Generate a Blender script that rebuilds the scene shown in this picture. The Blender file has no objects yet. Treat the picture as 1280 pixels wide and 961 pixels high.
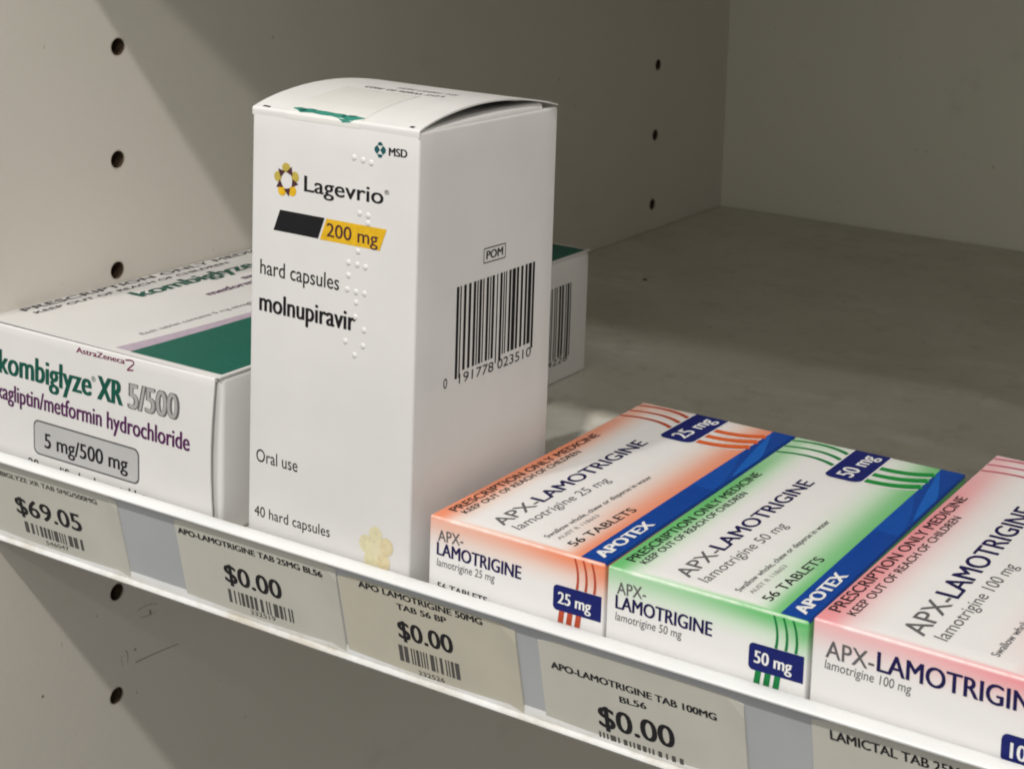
import bpy, bmesh, math, random
from math import sin, cos, pi, radians, sqrt
MM = 0.001
SC = bpy.context.scene
COL = SC.collection
random.seed(7)

# ------------------------------------------------------------------ camera
cd = bpy.data.cameras.new('camera'); cam = bpy.data.objects.new('camera', cd); COL.objects.link(cam)
cam.location = (0.3482133, -0.2775395, 0.1633742)
cam.rotation_euler = (1.4488, -0.0406, 0.5154)
cd.sensor_width = 36.0; cd.lens = 2042.291 / 1280 * 36
cd.shift_x = -153.63 / 1280; cd.shift_y = -394.55 / 1280
cd.clip_start = 0.01; cd.clip_end = 50
cd.dof.use_dof = True; cd.dof.focus_distance = 0.385; cd.dof.aperture_fstop = 58
SC.camera = cam

# ------------------------------------------------------------------ light: dim shop ambience + ceiling downlights
W = bpy.data.worlds.new('World'); SC.world = W; W.use_nodes = True
bg = W.node_tree.nodes['Background']; bg.inputs[1].default_value = 1.0
_tc = W.node_tree.nodes.new('ShaderNodeTexCoord'); _sx = W.node_tree.nodes.new('ShaderNodeSeparateXYZ'); _rp = W.node_tree.nodes.new('ShaderNodeValToRGB')
_mr = W.node_tree.nodes.new('ShaderNodeMapRange'); _mr.inputs[1].default_value = -1; _mr.inputs[2].default_value = 1
W.node_tree.links.new(_tc.outputs['Generated'], _sx.inputs[0]); W.node_tree.links.new(_sx.outputs[2], _mr.inputs[0])
W.node_tree.links.new(_mr.outputs[0], _rp.inputs[0]); W.node_tree.links.new(_rp.outputs[0], bg.inputs[0])
_e = _rp.color_ramp.elements                          # the shop around: dark floor, bright walls and shelves at eye level, dimmer ceiling
_amb = (1.0, 0.975, 0.92)
for _i, (_p, _v) in enumerate(((0.0, 0.10), (0.36, 0.16), (0.47, 0.76), (0.62, 0.80), (0.80, 0.72))):
    if _i > 1: _e.new(_p)
    _e[_i].position = _p; _e[_i].color = tuple(_v * c for c in _amb) + (1,)
def downlight(loc, power, size=0.016, color=(1, 0.965, 0.91)):
    l = bpy.data.lights.new('ceiling_downlight', 'POINT'); l.energy = power; l.color = color; l.shadow_soft_size = size
    o = bpy.data.objects.new('ceiling_downlight', l); o.location = loc; COL.objects.link(o)
downlight((-0.26, -1.043, 1.50), 34, 0.028)
downlight((0.60, -1.043, 1.50), 74, 0.028)
def downlight_cutoff(loc, power, size, edge, half=30.0, blend=0.06, color=(1, 0.965, 0.91)):   # a downlight; its cutoff is added to keep light off everything below 'edge'
    from mathutils import Vector, Quaternion
    l = bpy.data.lights.new('cutoff_downlight', 'SPOT'); l.energy = power; l.color = color; l.shadow_soft_size = size
    l.spot_size = radians(2 * half); l.spot_blend = blend
    o = bpy.data.objects.new('cutoff_downlight', l); o.location = loc; COL.objects.link(o)
    d = (Vector(edge) - Vector(loc)).normalized(); ax = d.cross(Vector((0, 0, 1))).normalized()
    d = Quaternion(ax, radians(half)) @ d; o.rotation_euler = d.to_track_quat('-Z', 'Y').to_euler()
downlight_cutoff((1.60, -1.677, 1.50), 46, 0.06, (0.0, 0.06, -0.062))
SC.view_settings.view_transform = 'Standard'; SC.view_settings.look = 'None'
SC.view_settings.exposure = 0.0; SC.view_settings.gamma = 1.0
SC.render.engine = 'CYCLES'; SC.cycles.use_denoising = True; SC.cycles.filter_width = 1.9; SC.cycles.max_bounces = 8

# ------------------------------------------------------------------ node helpers
class X:                                             # a scalar socket with arithmetic
    def __init__(s, nt, sock): s.nt, s.s = nt, sock
    def op(s, kind, *a, clamp=False):
        n = s.nt.nodes.new('ShaderNodeMath'); n.operation = kind; n.use_clamp = clamp
        for i, v in enumerate((s,) + a):
            if isinstance(v, X): s.nt.links.new(v.s, n.inputs[i])
            else: n.inputs[i].default_value = v
        return X(s.nt, n.outputs[0])
    def __add__(s, o): return s.op('ADD', o)
    __radd__ = __add__
    def __mul__(s, o): return s.op('MULTIPLY', o)
    __rmul__ = __mul__
    def __sub__(s, o): return s.op('SUBTRACT', o)
    def __rsub__(s, o): return (s * -1.0) + o
    def clamp(s): return s.op('ADD', 0.0, clamp=True)
    def max(s, o): return s.op('MAXIMUM', o)
    def step(s, a, b):                               # smooth 0..1 between a and b
        n = s.nt.nodes.new('ShaderNodeMapRange'); n.interpolation_type = 'SMOOTHSTEP'
        n.inputs[1].default_value = a; n.inputs[2].default_value = b
        s.nt.links.new(s.s, n.inputs[0]); return X(s.nt, n.outputs[0])
def coords(nt):                                      # the thing's own coordinates in millimetres
    t = nt.nodes.new('ShaderNodeTexCoord'); sp = nt.nodes.new('ShaderNodeSeparateXYZ')
    nt.links.new(t.outputs['Object'], sp.inputs[0])
    return [X(nt, sp.outputs[i]) * 1000.0 for i in range(3)], t.outputs['Object']
def noise(nt, vec, scale, detail=4, rough=0.55, stretch=None):
    n = nt.nodes.new('ShaderNodeTexNoise'); n.inputs['Scale'].default_value = scale
    n.inputs['Detail'].default_value = detail; n.inputs['Roughness'].default_value = rough
    if stretch:
        m = nt.nodes.new('ShaderNodeMapping'); m.inputs['Scale'].default_value = stretch
        nt.links.new(vec, m.inputs[0]); vec = m.outputs[0]
    nt.links.new(vec, n.inputs['Vector']); return X(nt, n.outputs[0])
def mix(nt, fac, a, b):
    n = nt.nodes.new('ShaderNodeMix'); n.data_type = 'RGBA'
    if isinstance(fac, X): nt.links.new(fac.s, n.inputs[0])
    else: n.inputs[0].default_value = fac
    for i, v in ((6, a), (7, b)):
        if isinstance(v, tuple): n.inputs[i].default_value = v + (1,)
        else: nt.links.new(v, n.inputs[i])
    return n.outputs[2]
def new_mat(name, rough=0.5, spec=0.4):
    m = bpy.data.materials.new(name); m.use_nodes = True; nt = m.node_tree
    b = nt.nodes['Principled BSDF']; b.inputs['Roughness'].default_value = rough
    b.inputs['Specular IOR Level'].default_value = spec
    return m, nt, b
def bump(nt, b, h, strength, dist):
    n = nt.nodes.new('ShaderNodeBump'); n.inputs['Strength'].default_value = strength
    n.inputs['Distance'].default_value = dist; nt.links.new(h.s, n.inputs['Height'])
    nt.links.new(n.outputs[0], b.inputs['Normal'])
def dark(c, k): return tuple(v * k for v in c)
def plain(name, color, rough=0.5, spec=0.4, var=0.06, scale=60, bmp=0.0, bscale=900):
    m, nt, b = new_mat(name, rough, spec)
    _, v = coords(nt)
    c = mix(nt, noise(nt, v, scale).step(0.3, 0.7), dark(color, 1 - var), dark(color, 1 + var * 0.6))
    nt.links.new(c, b.inputs['Base Color'])
    if bmp:
        rub = noise(nt, v, 32, 7, 0.75, (1, 1, 0.5)).step(0.56, 0.76)
        c = mix(nt, rub * 0.20, c, dark(color, 0.80)); nt.links.new(c, b.inputs['Base Color'])
        h_ = noise(nt, v, bscale, 3) * 0.00003 + noise(nt, v, 26, 3, 0.5) * 0.0011
        n = nt.nodes.new('ShaderNodeBump'); n.inputs['Strength'].default_value = min(1.0, bmp * 5); n.inputs['Distance'].default_value = 1.0
        nt.links.new(h_.s, n.inputs['Height']); nt.links.new(n.outputs[0], b.inputs['Normal'])
        nt.links.new((noise(nt, v, 45, 5, 0.65) * 0.30 + (rough - 0.15)).s, b.inputs['Roughness'])
    return m
def ink(name, color, rough=0.48): return plain(name, color, rough, 0.22, 0.10, 700)

M = {}
M['paper'] = plain('coated_carton_board', (0.68, 0.67, 0.663), 0.42, 0.35, 0.025, 40, 0.10, 500)
M['raw_board'] = plain('carton_board_edge', (0.62, 0.58, 0.52), 0.8, 0.2, 0.08, 300)
M['black'] = ink('black_ink', (0.010, 0.0095, 0.011))
M['soft_black'] = ink('thin_black_ink', (0.022, 0.021, 0.022))
M['grey'] = ink('grey_ink', (0.125, 0.12, 0.125))
M['pale_grey'] = ink('pale_grey_ink', (0.33, 0.32, 0.315))
M['mid_grey'] = ink('barcode_grey_ink', (0.16, 0.15, 0.15))
M['navy'] = ink('navy_ink', (0.010, 0.016, 0.135))
M['deep_navy'] = ink('deep_navy_ink', (0.013, 0.010, 0.075))
M['band_blue'] = ink('blue_band_ink', (0.006, 0.055, 0.30), 0.35)
M['band_light'] = ink('bright_blue_ink', (0.010, 0.115, 0.47), 0.35)
M['band_mid'] = ink('mid_blue_ink', (0.007, 0.075, 0.37), 0.35)
M['white_ink'] = ink('white_ink', (0.80, 0.80, 0.80))
M['yellow'] = ink('yellow_ink', (0.70, 0.42, 0.015))
M['gold'] = ink('gold_ink', (0.62, 0.43, 0.06))
M['olive_gold'] = ink('olive_gold_ink', (0.47, 0.37, 0.07))
M['brown'] = ink('brown_ink', (0.07, 0.025, 0.03))
M['teal'] = ink('teal_ink', (0.010, 0.085, 0.095))
M['green_seal'] = ink('green_seal_ink', (0.035, 0.22, 0.17))
M['dark_seal'] = ink('dark_green_seal_ink', (0.010, 0.085, 0.07))
M['pale_yellow'] = ink('pale_yellow_ink', (0.68, 0.63, 0.42))
M['pale_gold'] = ink('pale_gold_ink', (0.67, 0.58, 0.37))
M['kgreen'] = ink('dark_green_ink', (0.004, 0.080, 0.055))
M['kpanel'] = ink('green_panel_ink', (0.008, 0.108, 0.076))
M['plum'] = ink('plum_ink', (0.085, 0.015, 0.085))
M['maroon'] = ink('maroon_ink', (0.17, 0.02, 0.07))
M['lilac'] = ink('lilac_ink', (0.44, 0.36, 0.44))
M['pill'] = plain('grey_badge_ink', (0.46, 0.46, 0.46), 0.42, 0.35, 0.02, 100)
M['film'] = plain('seal_film', (0.72, 0.715, 0.69), 0.25, 0.5, 0.02, 60)

# cabinet melamine
def melamine(name, ca, cb):
    m, nt, b = new_mat(name, 0.5, 0.3)
    (x, y, z), v = coords(nt)
    n = noise(nt, v, 9, 3).step(0.3, 0.75)
    c = mix(nt, n, ca, cb)
    s = noise(nt, v, 240, 2, 0.5).step(0.735, 0.80)          # small specks of dirt
    c = mix(nt, s * 0.45, c, (0.20, 0.17, 0.13))
    sm = noise(nt, v, 38, 5, 0.6, (1, 0.5, 1)).step(0.60, 0.78)
    c = mix(nt, sm * 0.16, c, (0.34, 0.31, 0.26))
    rb = noise(nt, v, 20, 6, 0.75, (1, 0.35, 3.0)).step(0.60, 0.72)
    c = mix(nt, rb * 0.10, c, (0.80, 0.78, 0.74))
    nt.links.new(c, b.inputs['Base Color'])
    bump(nt, b, noise(nt, v, 420, 4, 0.6), 0.22, 0.0003)
    return m
M['melamine'] = melamine('cream_melamine', (0.66, 0.622, 0.563), (0.63, 0.605, 0.54))
M['back_board'] = melamine('pale_back_board', (0.765, 0.745, 0.665), (0.735, 0.725, 0.64))
M['chipboard'] = plain('raw_chipboard', (0.075, 0.05, 0.032), 0.9, 0.1, 0.4, 700, 0.5, 900)
M['rim'] = plain('chipped_melamine_rim', (0.56, 0.52, 0.45), 0.5, 0.3)
def shelf_mat():
    m, nt, b = new_mat('dusty_laminate', 0.5, 0.4)
    (x, y, z), v = coords(nt)
    c = mix(nt, noise(nt, v, 16, 5, 0.6).step(0.25, 0.75), (0.59, 0.565, 0.485), (0.69, 0.67, 0.595))
    d = noise(nt, v, 13, 6, 0.68, (1, 2.2, 1)).step(0.48, 0.72)                   # dust film in smears
    c = mix(nt, d * 0.85, c, (0.80, 0.79, 0.745))
    g = noise(nt, v, 70, 6, 0.72).step(0.50, 0.78)                               # mottled grime
    c = mix(nt, g * 0.45, c, (0.32, 0.295, 0.24))
    dr = noise(nt, v, 30, 6, 0.75, (5.0, 0.55, 1)).step(0.56, 0.74)               # drag marks left by boxes
    c = mix(nt, dr * 0.30, c, (0.40, 0.365, 0.305))
    dr2 = noise(nt, v, 55, 5, 0.7, (0.4, 4.5, 1)).step(0.60, 0.75)
    c = mix(nt, dr2 * 0.25, c, (0.78, 0.765, 0.72))
    s = noise(nt, v, 420, 2, 0.5).step(0.70, 0.77)
    c = mix(nt, s * 0.55, c, (0.17, 0.145, 0.11))
    nt.links.new(c, b.inputs['Base Color'])
    nt.links.new((0.40 + d * 0.35).s, b.inputs['Roughness'])
    bump(nt, b, noise(nt, v, 380, 6, 0.65), 0.35, 0.0003)
    return m
M['shelf'] = shelf_mat()
def strip_mat():
    m, nt, b = new_mat('white_pvc_strip', 0.33, 0.45)
    (x, y, z), v = coords(nt)
    c = mix(nt, noise(nt, v, 30, 4).step(0.3, 0.7), (0.66, 0.67, 0.675), (0.72, 0.725, 0.725))
    s = noise(nt, v, 170, 5, 0.7, (0.35, 1, 1)).step(0.60, 0.76)
    c = mix(nt, s * 0.22, c, (0.42, 0.38, 0.31))
    gr = noise(nt, v, 75, 6, 0.7, (0.5, 1, 1)).step(0.42, 0.66) * (1 - z.step(-18.2, -16.2))
    c = mix(nt, gr * 0.8, c, (0.47, 0.425, 0.345))
    nt.links.new(c, b.inputs['Base Color'])
    bump(nt, b, noise(nt, v, 260, 4, 0.6, (0.3, 1, 1)), 0.14, 0.0003)
    return m
M['strip'] = strip_mat()
M['groove'] = plain('blue_grey_pvc_channel', (0.44, 0.455, 0.475), 0.4, 0.4, 0.05, 30)
M['ticket'] = plain('yellowed_ticket_card', (0.545, 0.515, 0.43), 0.35, 0.3, 0.06, 40, 0.1, 300)
M['ticket_new'] = plain('pale_ticket_card', (0.56, 0.545, 0.49), 0.35, 0.3, 0.06, 40, 0.1, 300)
M['thermal'] = ink('thermal_print', (0.022, 0.021, 0.023), 0.5)
M['thermal_soft'] = ink('faded_thermal_print', (0.10, 0.095, 0.09), 0.5)
M['dirt'] = plain('dirt', (0.05, 0.04, 0.03), 0.9, 0.1)
M['scuff'] = plain('pencil_scuff', (0.30, 0.265, 0.215), 0.8, 0.1, 0.2, 900)
M['scuff_soft'] = plain('faint_scuff', (0.50, 0.465, 0.405), 0.8, 0.1, 0.2, 900)

# tinted cartons: the colour wash printed along the edges of the pack
def wash_mat(name, w, d, h, ca, cb, band, reach=1.0):
    m, nt, b = new_mat(name, 0.40, 0.38)
    (x, y, z), v = coords(nt)
    top = z.step(h - 0.9, h - 0.25)
    left = (1 - x.step(1.5, 10.0 * reach)) * (1 - y.step(d * 0.45, d * 1.25) * 0.45) * 0.93
    bx = w - band
    right = (1 - (bx - x).step(0.0, 15.0)) * y.step(-2.0, 26.0) * 0.88
    right2 = (1 - (bx - x).step(0.0, 8.0)) * 0.9
    rear = y.step(d - 13, d) * (1 - x.step(8.0, w * 0.42)) * 0.55
    rear2 = y.step(d - 34, d - 4) * x.step(w * 0.52, w * 0.9) * 0.85
    fedge = (1 - y.step(0.2, 2.4)) * (0.45 + x.step(0, w) * 0.45)
    ft = left.max(right).max(right2).max(rear).max(rear2).max(fedge)
    # front panel
    front = (1 - (h - z).step(0.0, 8.5)) * (0.72 + x.step(w * 0.2, w) * 0.28)
    fr = (1 - (w - x).step(0.0, 16.0)) * (1 - (h - z).step(2.0, 11.0))
    ff = front.max(fr * 0.9)
    f = (ft * top + ff * (1 - top)).clamp()
    n = noise(nt, v, 50, 3) * 0.10 + 0.93
    tint = mix(nt, f.step(0.25, 1.0), ca, cb)
    c = mix(nt, (f * n).clamp(), (0.80, 0.788, 0.785), tint)
    wear_highlight = ((1 - y.step(0.05, 0.55)) * z.step(h - 0.75, h - 0.2)).max((1 - x.step(0.05, 0.5)) * z.step(h - 0.6, h - 0.2)) * noise(nt, v, 160, 4, 0.7).step(0.35, 0.62)  # pale lines on the folds: rubbed board plus a painted-in highlight
    c = mix(nt, wear_highlight * 0.55, c, (0.82, 0.79, 0.76))
    blue = x.step(w - 0.42, w - 0.36) * z.step(h - 0.62, h - 0.6) * y.step(0.45, 0.55)      # the band runs over the fold
    c = mix(nt, blue, c, (0.006, 0.055, 0.30))
    nt.links.new(c, b.inputs['Base Color'])
    h_ = noise(nt, v, 500, 3) * 0.00003 + noise(nt, v, 30, 3, 0.5) * 0.0010
    n = nt.nodes.new('ShaderNodeBump'); n.inputs['Strength'].default_value = 0.5; n.inputs['Distance'].default_value = 1.0
    nt.links.new(h_.s, n.inputs['Height']); nt.links.new(n.outputs[0], b.inputs['Normal'])
    nt.links.new((noise(nt, v, 45, 5, 0.65) * 0.30 + 0.22).s, b.inputs['Roughness'])
    return m

# ------------------------------------------------------------------ object helpers
def link(name, me, mats, parent=None, smooth=False):
    o = bpy.data.objects.new(name, me); COL.objects.link(o)
    for m in (mats if isinstance(mats, (list, tuple)) else [mats]): me.materials.append(m)
    if smooth:
        for p in me.polygons: p.use_smooth = True
    if parent: o.parent = parent
    return o
def obj(name, verts, faces, mats, parent=None, smooth=False, midx=None):
    me = bpy.data.meshes.new(name)
    me.from_pydata([(a * MM, b * MM, c * MM) for a, b, c in verts], [], faces)
    me.validate(); me.update()
    o = link(name, me, mats, parent, smooth)
    if midx:
        for p, i in zip(me.polygons, midx): p.material_index = i
    return o
def tag(o, label, cat, group=None):
    o['label'] = label; o['category'] = cat
    if group: o['group'] = group
    return o
def empty(name, loc, rz=0):
    o = bpy.data.objects.new(name, None); COL.objects.link(o); o.empty_display_size = 0.01
    o.location = tuple(c * MM for c in loc); o.rotation_euler = (0, 0, rz); return o
class MB:                                            # collects geometry for one mesh
    def __init__(s): s.v, s.f = [], []
    def add(s, vs, fs):
        k = len(s.v); s.v += vs; s.f += [tuple(i + k for i in f) for f in fs]
    def box(s, a, b):
        (x0, y0, z0), (x1, y1, z1) = a, b
        s.add([(x0, y0, z0), (x1, y0, z0), (x1, y1, z0), (x0, y1, z0), (x0, y0, z1), (x1, y0, z1), (x1, y1, z1), (x0, y1, z1)],
              [(3, 2, 1, 0), (4, 5, 6, 7), (0, 1, 5, 4), (1, 2, 6, 5), (2, 3, 7, 6), (3, 0, 4, 7)])
    def build(s, name, mats, parent=None, smooth=False): return obj(name, s.v, s.f, mats, parent, smooth)
def bevel(o, w, seg=2):
    b = o.modifiers.new('bevel', 'BEVEL'); b.width = w * MM; b.segments = seg; b.limit_method = 'ANGLE'; return o

def axis_pts(L, r, n):
    e = [0, r * 0.3, r * 0.65, r]
    inner = [r + (L - 2 * r) * i / n for i in range(1, n)]
    return e + inner + [L - t for t in reversed(e)]
def rounded_box(w, d, h, r, n=(10, 10, 8), bulge=(0, 0, 0)):
    """carton body: rounded folds, panels that bow out slightly (x sides, y ends, top)"""
    ax = [axis_pts(w, r, n[0]), axis_pts(d, r, n[1]), axis_pts(h, r, n[2])]; dim = (w, d, h)
    idx, vs, fs = {}, [], []
    def vert(p):
        k = tuple(round(c, 4) for c in p)
        if k not in idx:
            q = [min(max(p[i], r), dim[i] - r) for i in range(3)]
            dv = [p[i] - q[i] for i in range(3)]; L = sqrt(sum(c * c for c in dv))
            if L > 1e-9:
                m = max(abs(c) for c in dv)
                q = [q[i] + dv[i] / L * m for i in range(3)]
            x, y, z = q
            sx, sy, sz = sin(pi * x / w), sin(pi * y / d), sin(pi * z / h)
            dx = bulge[0] * sy * sz * (2 * x / w - 1); dy = bulge[1] * sx * sz * (2 * y / d - 1)
            dz = bulge[2] * sx * sy * (z / h)
            idx[k] = len(vs); vs.append((x + dx, y + dy, z + dz))
        return idx[k]
    for a in range(3):
        b, c = (a + 1) % 3, (a + 2) % 3
        for side in (0, 1):
            for i in range(len(ax[b]) - 1):
                for j in range(len(ax[c]) - 1):
                    q = []
                    for (s, t) in ((i, j), (i + 1, j), (i + 1, j + 1), (i, j + 1)):
                        p = [0, 0, 0]; p[a] = dim[a] * side; p[b] = ax[b][s]; p[c] = ax[c][t]; q.append(vert(p))
                    fs.append(tuple(q if side else q[::-1]))
    return vs, fs

# ------------------------------------------------------------------ printing helpers
def maps(w, d, h, bulge=(0, 0, 0)):
    bx, by, bz = bulge
    return dict(front=lambda u, v, o=0.06: (u, -o - by * sin(pi * u / w) * sin(pi * min(max(v / h, 0), 1)), v),
                top=lambda u, v, o=0.06: (w - v, u, h + o + bz * sin(pi * min(max(v / w, 0), 1)) * sin(pi * min(max(u / d, 0), 1))),
                right=lambda u, v, o=0.06: (w + o + bx * sin(pi * u / d) * sin(pi * v / h), u, v))
def glyphs(body, shear=0.0, offset=0.0):
    c = bpy.data.curves.new('lettering', 'FONT'); c.body = body; c.size = 1.0; c.shear = shear; c.offset = offset
    c.resolution_u = 4
    o = bpy.data.objects.new('lettering', c); COL.objects.link(o)
    dg = bpy.context.evaluated_depsgraph_get()
    me = bpy.data.meshes.new_from_object(o.evaluated_get(dg))
    vs = [(v.co.x, v.co.y) for v in me.vertices]; fs = [tuple(p.vertices) for p in me.polygons]
    bpy.data.objects.remove(o); bpy.data.curves.remove(c); bpy.data.meshes.remove(me)
    return vs, fs
def bbox(vs): xs = [v[0] for v in vs]; ys = [v[1] for v in vs]; return min(xs), max(xs), min(ys), max(ys)
CAP = bbox(glyphs('H')[0])[3]
ASC = bbox(glyphs('l')[0])[3]
DIG = bbox(glyphs('0')[0])[3]
def text(name, parent, mp, body, a, b, height, mat, ref=None, bold=0.0, shear=0.0, lift=0.07, offset=0.0):
    """lettering whose baseline runs from a to b on a panel; height = height of ref letters"""
    vs, fs = glyphs(body, shear, offset)
    x0, x1, _, _ = bbox(vs)
    L = sqrt((b[0] - a[0]) ** 2 + (b[1] - a[1]) ** 2); ex = ((b[0] - a[0]) / L, (b[1] - a[1]) / L); ey = (-ex[1], ex[0])
    sx = L / (x1 - x0); sy = height / (ref or CAP)
    mb = MB()
    shifts = [0.0] if bold <= 0 else ([-bold, 0.0, bold] if bold > 0.1 else [-bold, bold])
    for k, s in enumerate(shifts):
        out = []
        for (x, y) in vs:
            p, q = (x - x0) * sx + s, y * sy
            out.append(mp(a[0] + ex[0] * p + ey[0] * q, a[1] + ex[1] * p + ey[1] * q, lift + 0.012 * k))
        mb.add(out, fs)
    return mb.build(name, mat, parent)
def shapes(name, parent, mp, polys, mat, lift=0.06):
    mb = MB()
    for p in polys: mb.add([mp(u, v, lift) for u, v in p], [tuple(range(len(p)))])
    o = mb.build(name, mat, parent)
    bm = bmesh.new(); bm.from_mesh(o.data); bmesh.ops.triangulate(bm, faces=bm.faces[:]); bm.to_mesh(o.data); bm.free()
    return o
def patch(name, parent, mp, lo, hi, u0, u1, mat, lift=0.05, n=24, m=4):
    """area between two curves v=lo(u), v=hi(u) that follows the panel's bow"""
    vs, fs = [], []
    for i in range(n + 1):
        u = u0 + (u1 - u0) * i / n
        for j in range(m + 1): vs.append(mp(u, lo(u) + (hi(u) - lo(u)) * j / m, lift))
    for i in range(n):
        for j in range(m):
            k = i * (m + 1) + j; fs.append((k, k + m + 1, k + m + 2, k + 1))
    return obj(name, vs, fs, mat, parent)
def ribbon(pts, w0, w1=None):
    """polygons of a curved stripe through pts"""
    w1 = w0 if w1 is None else w1; n = len(pts); L, R = [], []
    for i, (x, y) in enumerate(pts):
        xa, ya = pts[max(i - 1, 0)]; xb, yb = pts[min(i + 1, n - 1)]
        l = sqrt((xb - xa) ** 2 + (yb - ya) ** 2); nx, ny = -(yb - ya) / l, (xb - xa) / l
        hw = (w0 + (w1 - w0) * i / (n - 1)) / 2
        L.append((x + nx * hw, y + ny * hw)); R.append((x - nx * hw, y - ny * hw))
    return [[L[i], R[i], R[i + 1], L[i + 1]] for i in range(n - 1)]
def bez(a, c, b, n=12): return [((1 - t) ** 2 * a[0] + 2 * t * (1 - t) * c[0] + t * t * b[0], (1 - t) ** 2 * a[1] + 2 * t * (1 - t) * c[1] + t * t * b[1]) for t in [i / n for i in range(n + 1)]]
def rrect(x0, y0, x1, y1, r, corners=(1, 1, 1, 1), n=5):
    P = []                                           # corners: bl, br, tr, tl
    for k, (cx, cy, a0) in enumerate(((x0 + r, y0 + r, 180), (x1 - r, y0 + r, 270), (x1 - r, y1 - r, 0), (x0 + r, y1 - r, 90))):
        if corners[k]: P += [(cx + r * cos(radians(a0 + 90 * i / n)), cy + r * sin(radians(a0 + 90 * i / n))) for i in range(n + 1)]
        else: P.append(((x0, y0), (x1, y0), (x1, y1), (x0, y1))[k])
    return P
def bars(name, parent, mp, u0, u1, v0, v1, mat, modules=95, seed=1, guard=0.0, lift=0.06, slope=0.0):
    rnd = random.Random(seed); mod = (u1 - u0) / modules; polys = []; k = 0
    while k < modules:
        w = rnd.choice((1, 1, 2, 2, 3)); g = rnd.choice((1, 1, 1, 2, 2))
        w = min(w, modules - k)
        a, b = u0 + k * mod, u0 + (k + w) * mod
        lo = v0 - guard if (k < 4 or k > modules - 5 or abs(k - modules / 2) < 2.5) else v0
        for q in range(6):
            za, zb = lo + (v1 - lo) * q / 6, lo + (v1 - lo) * (q + 1) / 6
            polys.append([(a, za), (b, za), (b, zb), (a, zb)])
        k += w + g
    return shapes(name, parent, mp, polys, mat, lift)

# ================================================================== CABINET
cab = tag(empty('cabinet', (0, 0, -200)), 'cream cabinet panels around the shelf, drilled with rows of pin holes', 'cabinet')
ZOFF = 200
def cab_box(name, a, b):
    mb = MB(); mb.box((a[0], a[1], a[2] + ZOFF), (b[0], b[1], b[2] + ZOFF)); return mb.build(name, M['melamine'], cab)
side = cab_box('side_panel', (-18, -0.5, -330), (0, 442, 620))
# drilled pin holes (real recesses cut into the panel)
holes = [(y, 107.8742 - 32 * k + ZOFF) for y in (47.92, 365.66) for k in range(-3, 11)]
cut = MB()
for (y, z) in holes:
    n = 20; vs = []; 
    for x in (-11.0, 1.0):
        vs += [(x, y + 2.5 * cos(2 * pi * i / n), z + 2.5 * sin(2 * pi * i / n)) for i in range(n)]
    fs = [tuple(range(n))[::-1], tuple(range(n, 2 * n))] + [(i, (i + 1) % n, n + (i + 1) % n, n + i) for i in range(n)]
    cut.add(vs, fs)
cutter = cut.build('drill', M['chipboard'])
side.data.materials.append(M['chipboard'])
md = side.modifiers.new('holes', 'BOOLEAN'); md.object = cutter; md.operation = 'DIFFERENCE'; md.solver = 'EXACT'
md.material_mode = 'TRANSFER'; cutter.parent = cab
dg = bpy.context.evaluated_depsgraph_get()
newme = bpy.data.meshes.new_from_object(side.evaluated_get(dg))
side.modifiers.clear(); side.data = newme
bpy.data.objects.remove(cutter)
for hi_, (y, z) in enumerate(holes):                              # chipped, slightly raised edge of each hole
    rim = MB(); rnd = random.Random(hi_); n = 24; vs, fs = [], []
    for i in range(n):
        a = 2 * pi * i / n; ro = 2.85 + 0.30 * rnd.random()
        vs += [(-0.3, y + 2.47 * cos(a), z + 2.47 * sin(a)), (0.10, y + 2.58 * cos(a), z + 2.58 * sin(a)), (-0.02, y + ro * cos(a), z + ro * sin(a))]
    for i in range(n):
        j = (i + 1) % n
        fs += [(3 * i, 3 * j, 3 * j + 1, 3 * i + 1), (3 * i + 1, 3 * j + 1, 3 * j + 2, 3 * i + 2)]
    rim.add(vs, fs); rim.build('hole_rim', M['rim'], side, True)
back = cab_box('back_panel', (0, 436.6, -330), (880, 442, 620)); back.data.materials[0] = M['back_board']
cab_box('side_panel', (880, -0.5, -330), (898, 442, 620))
# scuffs on the panel under the shelf
wallmap = lambda u, v, o=0.03: (o, u, v + ZOFF)
def smear(pts, w): return ribbon(pts, w, w * 0.6)
for pts, wd, mt in ((bez((55.2, -76.9), (64, -77.2), (72.5, -78.2), 6), 0.42, 'scuff'), (bez((51.2, -71.5), (52.6, -72.6), (52.0, -75.6), 6), 0.30, 'scuff'),
                    (bez((56, -61), (60, -60), (64, -62), 6), 0.5, 'scuff_soft'), (bez((49.8, -72.5), (49.6, -74), (50.2, -76), 5), 0.35, 'scuff_soft'),
                    (bez((57, -63.5), (60, -64.5), (63, -64), 5), 0.4, 'scuff_soft')):
    shapes('scuff_mark', side, wallmap, smear(pts, wd), M[mt], 0.03)
for q in ([(54.6, -72.6), (55.3, -72.2), (55.4, -73.0), (54.7, -73.2)], [(74.2, -65.7), (74.8, -65.5), (74.8, -66.3), (74.3, -66.4)],
          [(20.4, -72.2), (21.2, -71.9), (21.6, -72.7), (20.8, -73.0)], [(60.5, -62.6), (61.2, -62.8), (61.4, -64.1), (60.8, -64.5)]):
    shapes('scuff_mark', side, wallmap, [q], M['scuff'], 0.03)

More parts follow.
